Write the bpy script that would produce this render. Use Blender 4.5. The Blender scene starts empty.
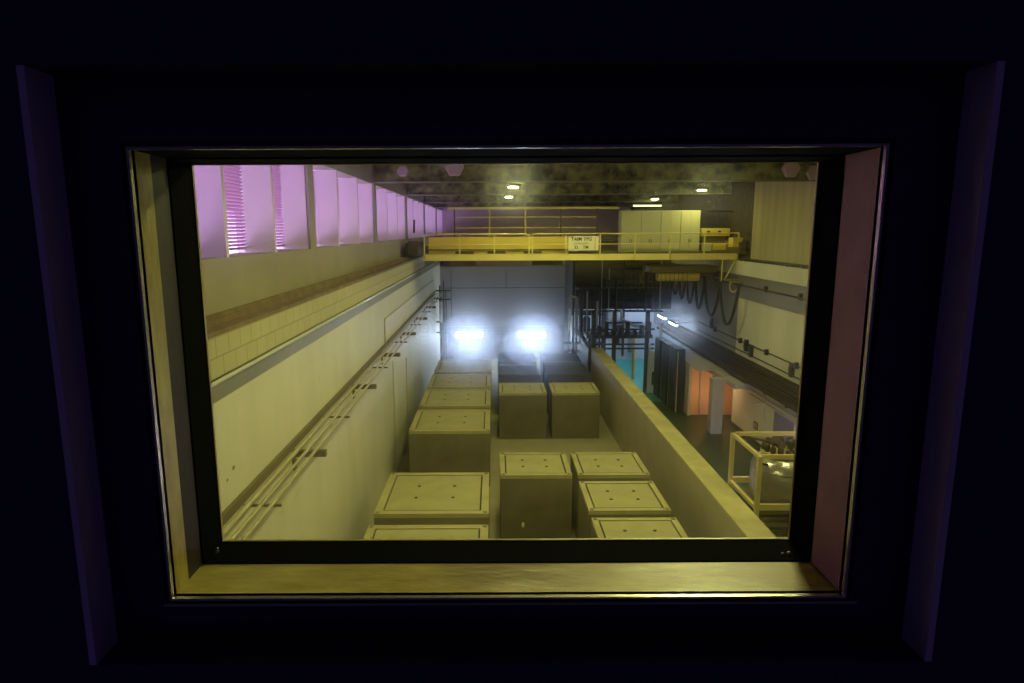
import bpy, bmesh, math, random
from mathutils import Vector, Matrix
random.seed(7)
C = bpy.context.scene.collection
S = bpy.context.scene

# ---------------------------------------------------------------- camera, world, exposure
cam = bpy.data.cameras.new('camera'); co = bpy.data.objects.new('camera', cam); C.objects.link(co)
P = math.radians(9.8); R = math.radians(.25)
f = Vector((0, math.cos(P), -math.sin(P))); r0 = Vector((1, 0, 0)); u0 = r0.cross(f)
rr = r0*math.cos(R) - u0*math.sin(R); uu = u0*math.cos(R) + r0*math.sin(R)
m = Matrix((rr, uu, -f)).transposed().to_4x4(); m.translation = (0, 0, 9.6)
co.matrix_world = m
cam.sensor_width = 36; cam.sensor_fit = 'HORIZONTAL'; cam.lens = 644/1024*36
cam.shift_x = 18/1024; cam.clip_start = .01; cam.clip_end = 200
S.camera = co
S.view_settings.view_transform = 'Standard'; S.view_settings.look = 'None'
S.view_settings.gamma = 1; S.view_settings.use_curve_mapping = False
S.view_settings.exposure = 0.0
S.cycles.use_denoising = True
S.cycles.max_bounces = 8; S.cycles.transparent_max_bounces = 16
S.cycles.sample_clamp_indirect = 4
S.cycles.caustics_reflective = False; S.cycles.caustics_refractive = False
w = bpy.data.worlds.new('world'); S.world = w; w.use_nodes = True
w.node_tree.nodes['Background'].inputs[0].default_value = (.32, .24, 1, 1)
w.node_tree.nodes['Background'].inputs[1].default_value = .03

WARM = (.93, .92, .40)
COOL = (.58, .74, 1.15)
# hall lamps plus added, unseen fill lamps: x, y, strength factor (the high bay lamps themselves are built with add_high_bay below)
BAYS = [(.9, 11, 11.5, 1.0), (1.6, 4.6, 11.5, .4), (.9, 18.2, 11.77, .8), (9.3, 15.0, 11.5, .6), (9.3, 18.2, 11.77, .5), (.9, 29.5, 11.5, .8), (.9, 38.3, 11.5, .25), (10.2, 32.3, 11.5, .45), (10.2, 41.6, 11.5, .3), (4.5, 27.0, 11.77, .85), (5, 53.3, 11.8, .4)]  # added fill: above the sill, behind girders in mid hall, far end
BAY_E = 370
FLOOD_E = 160
PANE_E = 8

def lin(c):
    return tuple(((v/255)/12.92 if v/255 <= .04045 else ((v/255+.055)/1.055)**2.4) for v in c) + (1,)

# ---------------------------------------------------------------- materials
def mat(name, rgb, rough=.7, noise=0, scale=2.0, metal=0, rgb2=None, stretch=(1, 1, 1), bump=0, detail=5, spec=.5):
    mt = bpy.data.materials.new(name); mt.use_nodes = True
    nt = mt.node_tree; b = nt.nodes['Principled BSDF']
    b.inputs['Roughness'].default_value = rough; b.inputs['Metallic'].default_value = metal
    b.inputs['Specular IOR Level'].default_value = spec
    c = lin(rgb); b.inputs['Base Color'].default_value = c
    if noise or rgb2:
        geo = nt.nodes.new('ShaderNodeTexCoord'); mp = nt.nodes.new('ShaderNodeMapping')
        mp.inputs['Scale'].default_value = stretch
        nz = nt.nodes.new('ShaderNodeTexNoise'); nz.inputs['Scale'].default_value = scale
        nz.inputs['Detail'].default_value = detail; nz.inputs['Roughness'].default_value = .6
        rp = nt.nodes.new('ShaderNodeValToRGB')
        rp.color_ramp.elements[0].position = .35; rp.color_ramp.elements[1].position = .65
        c2 = lin(rgb2) if rgb2 else tuple(v*(1-noise) for v in c[:3])+(1,)
        rp.color_ramp.elements[0].color = c2; rp.color_ramp.elements[1].color = c
        nt.links.new(geo.outputs['Object'], mp.inputs[0]); nt.links.new(mp.outputs[0], nz.inputs['Vector'])
        nt.links.new(nz.outputs['Fac'], rp.inputs[0]); nt.links.new(rp.outputs[0], b.inputs['Base Color'])
        if bump:
            bp = nt.nodes.new('ShaderNodeBump'); bp.inputs['Strength'].default_value = bump
            bp.inputs['Distance'].default_value = .02
            nt.links.new(nz.outputs['Fac'], bp.inputs['Height']); nt.links.new(bp.outputs[0], b.inputs['Normal'])
    return mt

def emit(name, rgb, e):
    mt = bpy.data.materials.new(name); mt.use_nodes = True; nt = mt.node_tree
    nt.nodes.clear(); o = nt.nodes.new('ShaderNodeOutputMaterial'); em = nt.nodes.new('ShaderNodeEmission')
    em.inputs[0].default_value = (*rgb, 1); em.inputs[1].default_value = e
    nt.links.new(em.outputs[0], o.inputs[0]); return mt

M = {}
M['plaster'] = mat('cream plaster', (205, 200, 175), .75, .16, .5, stretch=(1, 1, .35))
M['plaster_stain'] = mat('streaked plaster', (206, 201, 180), .6, .12, .7, stretch=(1, 1.4, .3))
M['bay_wall'] = mat('grey and shaded plaster', (150, 142, 120), .8, .15, .8)
M['band'] = mat('grey and shaded band', (118, 114, 100), .5, .2, 1.0)
M['ledge'] = mat('dusty ledge', (120, 100, 72), .9, .4, 3.0)
M['concrete'] = mat('pit floor concrete', (150, 142, 112), .8, .2, .8)
M['fin'] = mat('white window fin', (222, 208, 214), .7, .06, 1.0)
M['mottle'] = mat('mottled dark green roof', (170, 172, 98), .8, rgb2=(20, 24, 12), scale=2.0, detail=7, stretch=(1, 1, 1.6))  # mottling stands in for reflections spread over the roof
M['beam'] = mat('mottled roof girder', (140, 142, 84), .7, rgb2=(22, 26, 14), scale=2.0, detail=7)  # same painted reflection mottling on the girders
M['white_steel'] = mat('white steel', (190, 190, 185), .4, .1, 3)
M['crane'] = mat('crane yellow', (222, 198, 84), .5, .12, 1.2)
M['crane_rail'] = mat('crane rail yellow', (226, 212, 122), .5)
M['cabinet'] = mat('cabinet cream', (196, 194, 150), .5, .06, 1.5)
M['dark'] = mat('dark steel', (48, 46, 42), .6, .3, 3)
M['darker'] = mat('mottled dark grey', (66, 64, 52), .7, .5, 1.2)  # dark mottled tone for bulkhead and far steelwork
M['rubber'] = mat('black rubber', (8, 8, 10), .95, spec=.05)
M['grey_wall'] = mat('grey shield wall', (136, 134, 138), .7, .12, .6, stretch=(1, 1, .3))
M['end_wall'] = mat('upper end wall', (196, 176, 186), .8, .15, .6)
M['contop'] = mat('container concrete', (176, 168, 122), .85, .18, 1.6)
M['lid'] = mat('container lid', (168, 162, 118), .85, .14, 2.2)
M['conside'] = mat('container grey steel', (118, 110, 86), .8, .25, 1.3)
M['groove'] = mat('dark joint', (44, 40, 26), .9)
M['shade_con'] = mat('dark container', (64, 62, 58), .8, .2, 1.5)  # the crane's shade is put into this container colour
M['parapet'] = mat('parapet top', (188, 178, 126), .8, .3, 1.4)
M['parapet_side'] = mat('parapet side', (166, 156, 128), .8, .16, 1.0)
M['panel'] = mat('corrugated wall panel', (176, 166, 118), .75, .25, 1.0, stretch=(1, 3, .15))
M['green_floor'] = mat('green painted floor', (26, 60, 40), .4, rgb2=(48, 54, 36), scale=1.2)
M['turq_floor'] = mat('turquoise painted floor', (40, 150, 140), .35, .15, 1.0)
M['lav_wall'] = mat('pale grey wall', (178, 172, 178), .75, .12, 1.0)
M['white_wall'] = mat('white room wall', (206, 210, 222), .7, .1, 1.0)
M['orange'] = mat('apricot wall', (236, 176, 138), .8, .12, 1.0)
M['stainless'] = mat('stainless steel', (186, 182, 168), .28, .1, 4, metal=.85)
M['cage'] = mat('cage cream paint', (206, 190, 120), .5, .12, 3)
M['tray'] = mat('cable tray clutter', (74, 62, 48), .8, rgb2=(30, 26, 22), scale=5)
M['pipe'] = mat('painted pipe', (168, 160, 120), .4, .1, 4)
M['pipe_olive'] = mat('olive angle iron', (104, 92, 52), .6, .2, 3)
M['cable'] = mat('dark cable', (50, 46, 38), .7)
M['louvre'] = mat('rose louvre slat', (165, 128, 150), .6)
M['navy'] = mat('dark navy paint', (58, 56, 78), .6, .15, 2.0)
M['navy2'] = mat('frame navy paint', (50, 48, 66), .5, .15, 3.0)
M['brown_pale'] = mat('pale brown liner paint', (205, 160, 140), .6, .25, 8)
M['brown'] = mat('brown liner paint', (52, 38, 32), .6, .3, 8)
M['jamb'] = mat('jamb lightened as lit', (215, 195, 205), .5, .1, 5)
M['liner'] = mat('worn liner metal', (240, 226, 124), .4, rgb2=(170, 144, 62), scale=9, stretch=(.35, 1, .35), bump=.3)
M['edge'] = mat('bare metal edge', (190, 184, 165), .3, .2, 20, metal=.6)
M['sign_board'] = mat('sign white', (226, 220, 176), .6)
M['sign_ink'] = mat('sign black', (20, 20, 18), .6)
M['red'] = mat('red paint', (150, 40, 30), .5)
M['wood_yellow'] = mat('yellow post', (214, 176, 84), .5)
M['brass'] = mat('dark valve bronze', (70, 62, 48), .5, .3, 8, metal=.3)
M['hex_bokeh'] = mat('pinkish bokeh hexagon', (176, 150, 156), .6)
M['violet_door'] = mat('violet grey door', (120, 108, 150), .6)
M['pale_mark'] = mat('pale oval', (230, 220, 170), .6)
M['lens_warm'] = emit('lamp lens', WARM, BAY_E)
M['lens_cool'] = emit('flood lens', COOL, FLOOD_E)
M['diffuser_cool'] = emit('flood diffuser', COOL, 85)
M['tube_cool'] = emit('tube lens', COOL, 110)
M['fill_violet'] = emit('violet fill lens', (.74, .7, 1.25), 420)
M['tube_warm'] = emit('warm tube', WARM, 10)
M['orange_lens'] = emit('sodium lens', (1, .64, .38), 200)
M['sky_pane'] = emit('window daylight', (.76, .53, 1.34), PANE_E)

def brick_mat():
    mt = mat('painted block', (196, 186, 140), .8); nt = mt.node_tree; b = nt.nodes['Principled BSDF']
    tc = nt.nodes.new('ShaderNodeTexCoord'); sp = nt.nodes.new('ShaderNodeSeparateXYZ'); cb = nt.nodes.new('ShaderNodeCombineXYZ')
    br = nt.nodes.new('ShaderNodeTexBrick')
    nt.links.new(tc.outputs['Object'], sp.inputs[0]); nt.links.new(sp.outputs['Y'], cb.inputs['X']); nt.links.new(sp.outputs['Z'], cb.inputs['Y'])
    nt.links.new(cb.outputs[0], br.inputs['Vector'])
    br.inputs['Color1'].default_value = lin((176, 170, 132)); br.inputs['Color2'].default_value = lin((170, 163, 126))
    br.inputs['Mortar'].default_value = lin((145, 138, 104)); br.inputs['Scale'].default_value = 1
    br.inputs['Mortar Size'].default_value = .014; br.inputs['Brick Width'].default_value = .45; br.inputs['Row Height'].default_value = .29
    nt.links.new(br.outputs[0], b.inputs['Base Color']); return mt
M['brick'] = brick_mat()

def glass_mat():
    mt = bpy.data.materials.new('yellow shielding glass'); mt.use_nodes = True; nt = mt.node_tree; nt.nodes.clear()
    N = nt.nodes.new; L = nt.links.new
    out = N('ShaderNodeOutputMaterial'); tr = N('ShaderNodeBsdfTransparent'); tr.inputs[0].default_value = (.98, .98, .89, 1)
    rf = N('ShaderNodeBsdfRefraction'); rf.inputs['Color'].default_value = (.95, .97, 1, 1)
    rf.inputs['Roughness'].default_value = .8; rf.inputs['IOR'].default_value = 1.05
    gl = N('ShaderNodeBsdfGlossy'); gl.inputs['Roughness'].default_value = .05
    tc = N('ShaderNodeTexCoord')
    # circular wipe marks left by polishing: rings about several centres, broken up by noise
    nz = N('ShaderNodeTexNoise'); nz.inputs['Scale'].default_value = 30; nz.inputs['Detail'].default_value = 4
    L(tc.outputs['Object'], nz.inputs['Vector'])
    val = None
    for (cx, cz, s, am) in ((-.4, 9.55, 150, .35), (-.13, 9.42, 150, .4), (.13, 9.4, 160, .4), (.4, 9.55, 120, .3), (-.3, 9.2, 110, .2), (.15, 9.15, 100, .2)):
        mp = N('ShaderNodeVectorMath'); mp.operation = 'DISTANCE'
        sx = N('ShaderNodeVectorMath'); sx.operation = 'MULTIPLY'; sx.inputs[1].default_value = (1, 0, 1)
        L(tc.outputs['Object'], sx.inputs[0]); L(sx.outputs[0], mp.inputs[0]); mp.inputs[1].default_value = (cx, 0, cz)
        mu = N('ShaderNodeMath'); mu.operation = 'MULTIPLY_ADD'; mu.inputs[1].default_value = s*5
        L(mp.outputs['Value'], mu.inputs[0])
        n2 = N('ShaderNodeMath'); n2.operation = 'MULTIPLY'; n2.inputs[1].default_value = 3.5; L(nz.outputs['Fac'], n2.inputs[0]); L(n2.outputs[0], mu.inputs[2])
        si = N('ShaderNodeMath'); si.operation = 'SINE'; L(mu.outputs[0], si.inputs[0])
        fo = N('ShaderNodeMapRange'); fo.inputs['From Min'].default_value = .0; fo.inputs['From Max'].default_value = .075
        fo.inputs['To Min'].default_value = am; fo.inputs['To Max'].default_value = 0; L(mp.outputs['Value'], fo.inputs['Value'])
        pr = N('ShaderNodeMath'); pr.operation = 'MULTIPLY'; L(si.outputs[0], pr.inputs[0]); L(fo.outputs[0], pr.inputs[1])
        if val is None: val = pr
        else:
            ad = N('ShaderNodeMath'); ad.operation = 'ADD'; L(val.outputs[0], ad.inputs[0]); L(pr.outputs[0], ad.inputs[1]); val = ad
    mr = N('ShaderNodeMath'); mr.operation = 'MULTIPLY_ADD'; mr.inputs[1].default_value = .11; mr.inputs[2].default_value = .145
    L(val.outputs[0], mr.inputs[0])
    # uneven film
    nf = N('ShaderNodeTexNoise'); nf.inputs['Scale'].default_value = 9; nf.inputs['Detail'].default_value = 5; L(tc.outputs['Object'], nf.inputs['Vector'])
    fm = N('ShaderNodeMath'); fm.operation = 'MULTIPLY_ADD'; fm.inputs[1].default_value = .16; fm.inputs[2].default_value = -.08; L(nf.outputs['Fac'], fm.inputs[0])
    fa = N('ShaderNodeMath'); fa.operation = 'ADD'; L(mr.outputs[0], fa.inputs[0]); L(fm.outputs[0], fa.inputs[1]); mr = fa
    # cut the haze on the far surface: only the room side face carries the wipe film
    geo = N('ShaderNodeNewGeometry'); sn = N('ShaderNodeSeparateXYZ'); L(geo.outputs['True Normal'], sn.inputs[0])
    bf = N('ShaderNodeMath'); bf.operation = 'SUBTRACT'; bf.inputs[0].default_value = 1; L(geo.outputs['Backfacing'], bf.inputs[1])
    m3 = N('ShaderNodeMath'); m3.operation = 'MULTIPLY'; L(mr.outputs[0], m3.inputs[0]); L(bf.outputs[0], m3.inputs[1])
    mx = N('ShaderNodeMixShader'); L(m3.outputs[0], mx.inputs[0]); L(tr.outputs[0], mx.inputs[1]); L(rf.outputs[0], mx.inputs[2])
    m2 = N('ShaderNodeMixShader'); m2.inputs[0].default_value = .012; L(mx.outputs[0], m2.inputs[1]); L(gl.outputs[0], m2.inputs[2])
    L(m2.outputs[0], out.inputs[0]); return mt
M['glass'] = glass_mat()

# ---------------------------------------------------------------- mesh helpers
def new(): return bmesh.new()
def box(bm, x0, x1, y0, y1, z0, z1, bev=0):
    if bev:
        t = bmesh.new(); box(t, x0, x1, y0, y1, z0, z1)
        bmesh.ops.bevel(t, geom=t.edges[:], offset=bev, segments=2, affect='EDGES', profile=.5)
        me = bpy.data.meshes.new('t'); t.to_mesh(me); t.free(); bm.from_mesh(me); bpy.data.meshes.remove(me); return bm
    v = [bm.verts.new((x, y, z)) for x in (x0, x1) for y in (y0, y1) for z in (z0, z1)]
    for q in ((0, 1, 3, 2), (4, 6, 7, 5), (0, 4, 5, 1), (2, 3, 7, 6), (0, 2, 6, 4), (1, 5, 7, 3)):
        bm.faces.new([v[i] for i in q])
    return bm
def tube(bm, pts, r, seg=10, caps=True):
    pts = [Vector(p) for p in pts]; rings = []; n = len(pts)
    up = None
    for i, p in enumerate(pts):
        d = (pts[min(i+1, n-1)] - pts[max(i-1, 0)]).normalized()
        if up is None:
            up = Vector((0, 0, 1)) if abs(d.z) < .9 else Vector((1, 0, 0))
        a = d.cross(up).normalized(); b = a.cross(d).normalized(); up = b
        ri = r[i] if isinstance(r, (list, tuple)) else r
        rings.append([bm.verts.new(p + (a*math.cos(t*2*math.pi/seg) + b*math.sin(t*2*math.pi/seg))*ri) for t in range(seg)])
    for i in range(n-1):
        for k in range(seg):
            bm.faces.new((rings[i][k], rings[i][(k+1) % seg], rings[i+1][(k+1) % seg], rings[i+1][k]))
    if caps:
        bm.faces.new(rings[0][::-1]); bm.faces.new(rings[-1])
    return bm
def lathe(bm, cx, cy, prof, seg=32):
    rings = [[bm.verts.new((cx+r*math.cos(t*2*math.pi/seg), cy+r*math.sin(t*2*math.pi/seg), z)) for t in range(seg)] for r, z in prof]
    for i in range(len(rings)-1):
        for k in range(seg):
            bm.faces.new((rings[i][k], rings[i][(k+1) % seg], rings[i+1][(k+1) % seg], rings[i+1][k]))
    bm.faces.new(rings[0][::-1]); bm.faces.new(rings[-1]); return bm
def ring(bm, o, i, y0, y1):
    """mitred rectangular ring in the xz plane; o and i are x0, x1, z0, z1"""
    def corners(q): return [(q[0], q[2]), (q[1], q[2]), (q[1], q[3]), (q[0], q[3])]
    a, b = corners(o), corners(i)
    V = [[bm.verts.new((p[0], y, p[1])) for p in c] for c in (a, b) for y in (y0, y1)]
    of, ob, inf, ib = V
    for k in range(4):
        j = (k+1) % 4
        bm.faces.new((of[k], of[j], inf[j], inf[k])); bm.faces.new((ob[j], ob[k], ib[k], ib[j]))
        bm.faces.new((of[j], of[k], ob[k], ob[j])); bm.faces.new((inf[k], inf[j], ib[j], ib[k]))
    return bm
def obj(name, bm, mt, parent=None, smooth=False):
    bmesh.ops.recalc_face_normals(bm, faces=bm.faces[:])
    me = bpy.data.meshes.new(name); bm.to_mesh(me); bm.free(); me.materials.append(M[mt] if isinstance(mt, str) else mt)
    if smooth:
        for p in me.polygons: p.use_smooth = True
        me.set_sharp_from_angle(angle=math.radians(40))
    o = bpy.data.objects.new(name, me); C.objects.link(o)
    if parent: o.parent = parent
    return o
def struct(name, bm, mt, parent=None, smooth=False):
    o = obj(name, bm, mt, parent, smooth)
    if not parent: o['kind'] = 'structure'
    return o
def tag(o, label, cat, group=None):
    o['label'] = label; o['category'] = cat
    if group: o['group'] = group
    return o
def thing(name, label, cat, loc=(0, 0, 0), rz=0, group=None):
    o = bpy.data.objects.new(name, None); C.objects.link(o); o.location = loc; o.rotation_euler = (0, 0, rz)
    return tag(o, label, cat, group)
def copy_tree(o, parent=None):
    c = o.copy(); C.objects.link(c); c.parent = parent
    for ch in list(o.children): copy_tree(ch, c)
    return c

# ================================================================ SETTING
XL, XW, XR = -3.98, -4.5, 11.9          # lower left wall, upper left wall, right wall
# floors
struct('floor', box(new(), XL-.3, 5.6, 1.6, 60, -.2, 0), 'concrete')
struct('floor_right', box(new(), 5.6, 13.0, 1.6, 35.3, -.2, 0), 'green_floor')
struct('floor_far', box(new(), 5.6, 13.0, 35.3, 48, -.2, .004), 'turq_floor')
# left wall
struct('wall_left', box(new(), XL-.3, XL, 1.6, 48, 0, 7.2), 'plaster_stain')
struct('trim_1', box(new(), XL-.3, XL+.015, 1.6, 48, 7.2, 7.47), 'band')  # grey band that also carries the block overhang's shade in its colour
b = new(); tube(b, [(XL+.07, 1.7, 7.5), (XL+.07, 47.9, 7.5)], .035)
struct('trim_2', b, 'white_steel')
struct('wall_left_block', box(new(), XL-.5, XL+.03, 1.6, 37, 7.54, 8.13), 'brick')
struct('wall_left_block_far', box(new(), XL-.5, XL-.05, 37, 58, 7.47, 8.13), 'band')
struct('trim_3', box(new(), XW-.6, XL+.03, 1.6, 58, 8.13, 8.2), 'ledge')
b = new(); box(b, XW+.18, XW+.3, 1.6, 57.9, 8.2, 8.3); box(b, XW+.21, XW+.27, 1.6, 57.9, 8.3, 8.36)
struct('trim_4', b, 'ledge')
WB, WT = 9.17, 11.32
struct('wall_left_upper', box(new(), XW-.6, XW, 1.6, 58, 8.2, WB), 'bay_wall')  # darker tone paints the dimness above the lamps' cut-off
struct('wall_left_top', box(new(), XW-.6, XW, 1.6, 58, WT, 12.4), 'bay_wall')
# window bays with fins
fy = []
y = 5.05
fins = [2.25, 5.05, 7.45, 10.95, 13.4, 15.87, 18.95, 21.8, 24.55, 27.8, 30.7, 33.4, 36.6, 39.5, 42.2, 45.4, 48.3, 51.0, 54.2, 57.1]
for i, yf in enumerate(fins):
    thick = (i % 3 == 2)
    t = .52 if thick else .12
    struct('window_pillar', box(new(), XW-.775, XW, yf, yf+t, WB, WT), 'fin')
    if thick:
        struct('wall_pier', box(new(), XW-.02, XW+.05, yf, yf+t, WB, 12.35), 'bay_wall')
for i in range(len(fins)):
    y0 = fins[i]+(.52 if i % 3 == 2 else .12); y1 = fins[i+1] if i+1 < len(fins) else 58
    p = struct('window_%d' % (i+2), box(new(), XW-.80, XW-.78, y0-.05, y1+.05, WB, WT), 'sky_pane')
    b = new(); n = 30
    for k in range(n):
        z = WB+.06+k*(WT-WB-.1)/n
        v = [b.verts.new(q) for q in ((XW-.58, y0, z+.052), (XW-.58, y1, z+.052), (XW-.65, y1, z), (XW-.65, y0, z))]
        b.faces.new(v)
        v2 = [b.verts.new((q.co.x, q.co.y, q.co.z+.01)) for q in v]; b.faces.new(v2[::-1])
        for a in range(4): b.faces.new((v[a], v[(a+1) % 4], v2[(a+1) % 4], v2[a]))
    obj('louvre', b, 'louvre', p)
# right wall
struct('wall_right', box(new(), XR, XR+.5, 1.6, 31.2, 0, 7.45), 'plaster')
struct('wall_right_far', box(new(), XR, XR+.5, 31.2, 48, 2.8, 7.45), 'grey_wall')
struct('wall_right_back', box(new(), XR+.7, XR+.9, 31.2, 48, 0, 2.8), 'white_wall')
struct('trim_5', box(new(), XR-.02, XR+.4, 1.6, 46, 6.33, 6.36), 'band')
struct('wall_right_band', box(new(), XR-.012, XR, 1.6, 46, 6.36, 7.45), 'band')  # grey colour stands in for the corbel's shade on the wall
struct('trim_6', box(new(), XR-.12, XR+.6, 1.6, 46, 7.45, 8.1), 'plaster')
struct('wall_right_upper', box(new(), XR+.22, XR+.5, 1.6, 30.6, 8.1, 12.4), 'panel')
struct('wall_right_upper_far', box(new(), XR+.25, XR+.5, 30.6, 58, 8.1, 12.4), 'tray')
b = new()
for k in range(64):
    yy = 3+k*.45; box(b, XR+.02, XR+.18, yy, yy+.2, 8.1, 8.16)
box(b, XR+.07, XR+.13, 1.7, 45, 8.16, 8.24)
struct('trim_7', b, 'dark')
# ends, roof
struct('wall_back', box(new(), XL, 5.44, 48, 48.4, 0, 6.76), 'grey_wall')
b = new(); box(b, XL, 5.44, 47.98, 48, 5.35, 5.39); box(b, -3.2, -3.16, 47.98, 48, 0, 6.7); box(b, .9, .94, 47.98, 48, 5.4, 6.7)
struct('trim_8', b, 'dark')
struct('slab', box(new(), XL, 12.4, 48, 58, 6.76, 6.95), 'grey_wall')
struct('wall_back_upper', box(new(), -5.2, 12.4, 58, 58.3, 6.9, 12.4), 'end_wall')
struct('wall_back_seam', box(new(), XL, 12.4, 58, 58.3, 0, 6.9), 'dark')
struct('ceiling', box(new(), -5.3, 12.5, 1.6, 58.3, 12.35, 12.6), 'mottle')
for yg in (6.7, 15.9, 24.7, 33.6, 42.4, 51.2):
    b = new(); box(b, XW, XR+.25, yg, yg+.12, 11.42, 12.35); box(b, XW, XR+.25, yg-.12, yg+.24, 11.36, 11.41)
    box(b, XW, XR+.25, yg-.12, yg+.24, 12.27, 12.34)
    struct('roof_beam', b, 'beam')
    struct('trim_9', box(new(), XW, XR+.25, yg-.14, yg-.12, 11.36, 11.41), 'band')
# dark bulkhead over the far bay and the lit room behind it
struct('wall_bulkhead', box(new(), 5.44, XR, 43, 43.3, 4.35, 8.4), 'darker')
struct('slab_far', box(new(), 5.44, XR, 43.0, 48, 8.4, 8.6), 'darker')
struct('ceiling_low', box(new(), 5.44, XR, 43.3, 48, 4.9, 5.05), 'dark')
struct('wall_room_back', box(new(), 5.44, 12.8, 47.5, 47.8, 0, 4.9), 'white_wall')
struct('wall_room_left', box(new(), 5.3, 5.44, 43.3, 47.9, 0, 8.4), 'dark')
# recess behind the pillar on the right
struct('wall_recess_back', box(new(), 10.25, 12.6, 32.7, 33.0, 0, 2.68), 'orange')
struct('wall_recess_side', box(new(), 10.1, 10.25, 32.6, 37.0, 0, 2.68), 'lav_wall')
struct('lintel', box(new(), 10.9, XR, 28.4, 32.6, 2.45, 2.68), 'lav_wall')
struct('wall_right_soffit', box(new(), 10.1, 12.6, 31.2, 37.2, 2.68, 2.78), 'lav_wall')
struct('pillar_right', box(new(), 10.25, 10.8, 29.4, 29.9, 0, 2.45, .02), 'lav_wall')
struct('lintel_cross', box(new(), 10.25, 10.9, 29.4, 29.9, 2.45, 2.68), 'lav_wall')
# pit parapet
b = new(); box(b, 5.6, 6.2, 1.6, 36.5, 0, 2.82)
struct('wall_parapet', b, 'parapet_side')
struct('trim_10', box(new(), 5.58, 6.22, 1.6, 36.52, 2.82, 2.9, .02), 'parapet')
struct('trim_11', box(new(), 5.44, 5.62, 36.5, 48, 0, 2.9), 'dark')

# ---------------------------------------------------------------- near wall with the shielding window
O = (-.54, .583, 8.995, 9.72)
def grow(q, d): return (q[0]-d, q[1]+d, q[2]-d, q[3]+d)
struct('wall_near', ring(new(), (-2.5, 2.5, 7.8, 11.4), (-.645, .694, 8.91, 9.827), .94, 1.0), 'navy')
struct('wall_near_core', ring(new(), (-5.3, 12.6, -.2, 12.6), grow(O, .02), 1.0, 1.19), 'navy')
struct('wall_near_rebate', ring(new(), (-5.3, 12.6, -.2, 12.6), grow(O, .1), 1.19, 1.3), 'navy')
struct('wall_near_hall_side', ring(new(), (-5.3, 12.6, -.2, 12.6), (-1.2, 1.3, 8.2, 10.5), 1.3, 1.6), 'plaster')
win = struct('window_1', ring(new(), (-.645, .694, 8.91, 9.827), grow(O, .0), .996, 1.004), 'navy2')
obj('raised_frame', ring(new(), (-.565, .632, 8.957, 9.757), grow(O, .012), .989, .996), 'navy2', win)
obj('metal_bead', ring(new(), grow(O, .004), O, .988, 1.0), 'edge', win)
b = new(); box(b, O[0]-.012, O[1]+.02, .984, .99, O[2]-.0115, O[2]-.0075)
obj('sill_drip_edge', b, 'edge', win)
a_, c_, e_, g_ = O
obj('sill_liner', box(new(), a_-.018, c_+.018, 1.0, 1.102, e_-.018, e_), 'liner', win)
obj('head_liner', box(new(), a_-.018, c_+.018, 1.0, 1.102, g_, g_+.018), 'rubber', win)  # black colour stands in for shade on the reveal head
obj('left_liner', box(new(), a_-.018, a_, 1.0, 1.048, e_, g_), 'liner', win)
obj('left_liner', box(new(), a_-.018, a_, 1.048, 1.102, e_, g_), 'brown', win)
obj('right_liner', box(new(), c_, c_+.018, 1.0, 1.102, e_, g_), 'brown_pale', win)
b = ring(new(), grow(O, .018), grow(O, -.002), 1.102, 1.19)
obj('rubber_gasket', b, 'rubber', win)
obj('pane', box(new(), O[0]-.09, O[1]+.09, 1.19, 1.25, O[2]-.09, O[3]+.09), 'glass', win)
b = ring(new(), grow(O, .0995), grow(O, .07), 1.2505, 1.29)
obj('outer_gasket', b, 'rubber', win)
b = ring(new(), grow(O, .0), grow(O, -.0035), 1.184, 1.19)
obj('glass_bead', b, 'liner', win)
obj('jamb_trim', box(new(), -.655, -.644, .936, .996, 8.911, 9.826), 'jamb', win)  # pale side jambs: light caught on them is put into the colour
obj('jamb_trim', box(new(), .693, .704, .936, .996, 8.911, 9.826), 'jamb', win)
obj('head_trim', box(new(), -.655, .704, .936, .996, 9.826, 9.837), 'navy', win)
obj('foot_trim', box(new(), -.655, .704, .936, .996, 8.90, 8.911), 'navy', win)
# chipped sealant and bright fixings on the gasket
b = new()
for (x, z, s) in ((-.522, 9.008, .004), (-.521, 9.013, .003), (.553, 8.999, .004), (.541, 8.998, .003)):
    bmesh.ops.create_icosphere(b, subdivisions=2, radius=s, matrix=Matrix.Translation((x, 1.125, z)))
obj('sealant_chip', b, 'edge', win, True)

# ================================================================ THINGS
# ---- concrete waste containers
def make_container(wd, dp, h, side='conside', top='contop', lid='lid', rim=.2):
    t = thing('waste_container', 'x', 'container')
    b = new(); box(b, -wd/2, wd/2, 0, dp, 0, h-.10, .015); obj('body', b, side, t)
    b = new()
    q = (-wd/2, wd/2, 0, dp); i = (-wd/2+rim, wd/2-rim, rim, dp-rim)
    bb = new(); ring(bb, (q[0], q[1], q[2], q[3]), (i[0], i[1], i[2], i[3]), 0, .12)
    for v in bb.verts: v.co = Vector((v.co.x, v.co.z, h-.12+v.co.y))
    obj('rim', bb, top, t)
    b = new(); box(b, i[0]-.01, i[1]+.01, i[2]-.01, i[3]+.01, h-.11, h-.065); obj('joint', b, 'groove', t)
    g = .045
    b = new(); box(b, i[0]+g, i[1]-g, i[2]+g, i[3]-g, h-.07, h-.004, .008); l = obj('lid', b, lid, t)
    for sx in (-1, 1):
        for yy in (.36, .64):
            b = new(); cx = sx*wd*.17; cy = dp*yy
            lathe(b, cx, cy, ((.05, h-.02), (.05, h+.004), (.03, h+.006)), 12)
            obj('lifting_socket', b, 'groove', l)
    for sx in (-1, 1):
        for sy in (0, 1):
            b = new(); cx = sx*(wd/2-.09); cy = .09 if sy == 0 else dp-.09
            box(b, cx-.05, cx+.05, cy-.05, cy+.05, h-.02, h+.012, .006)
            obj('corner_fitting', b, side, t)
    return t
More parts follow.
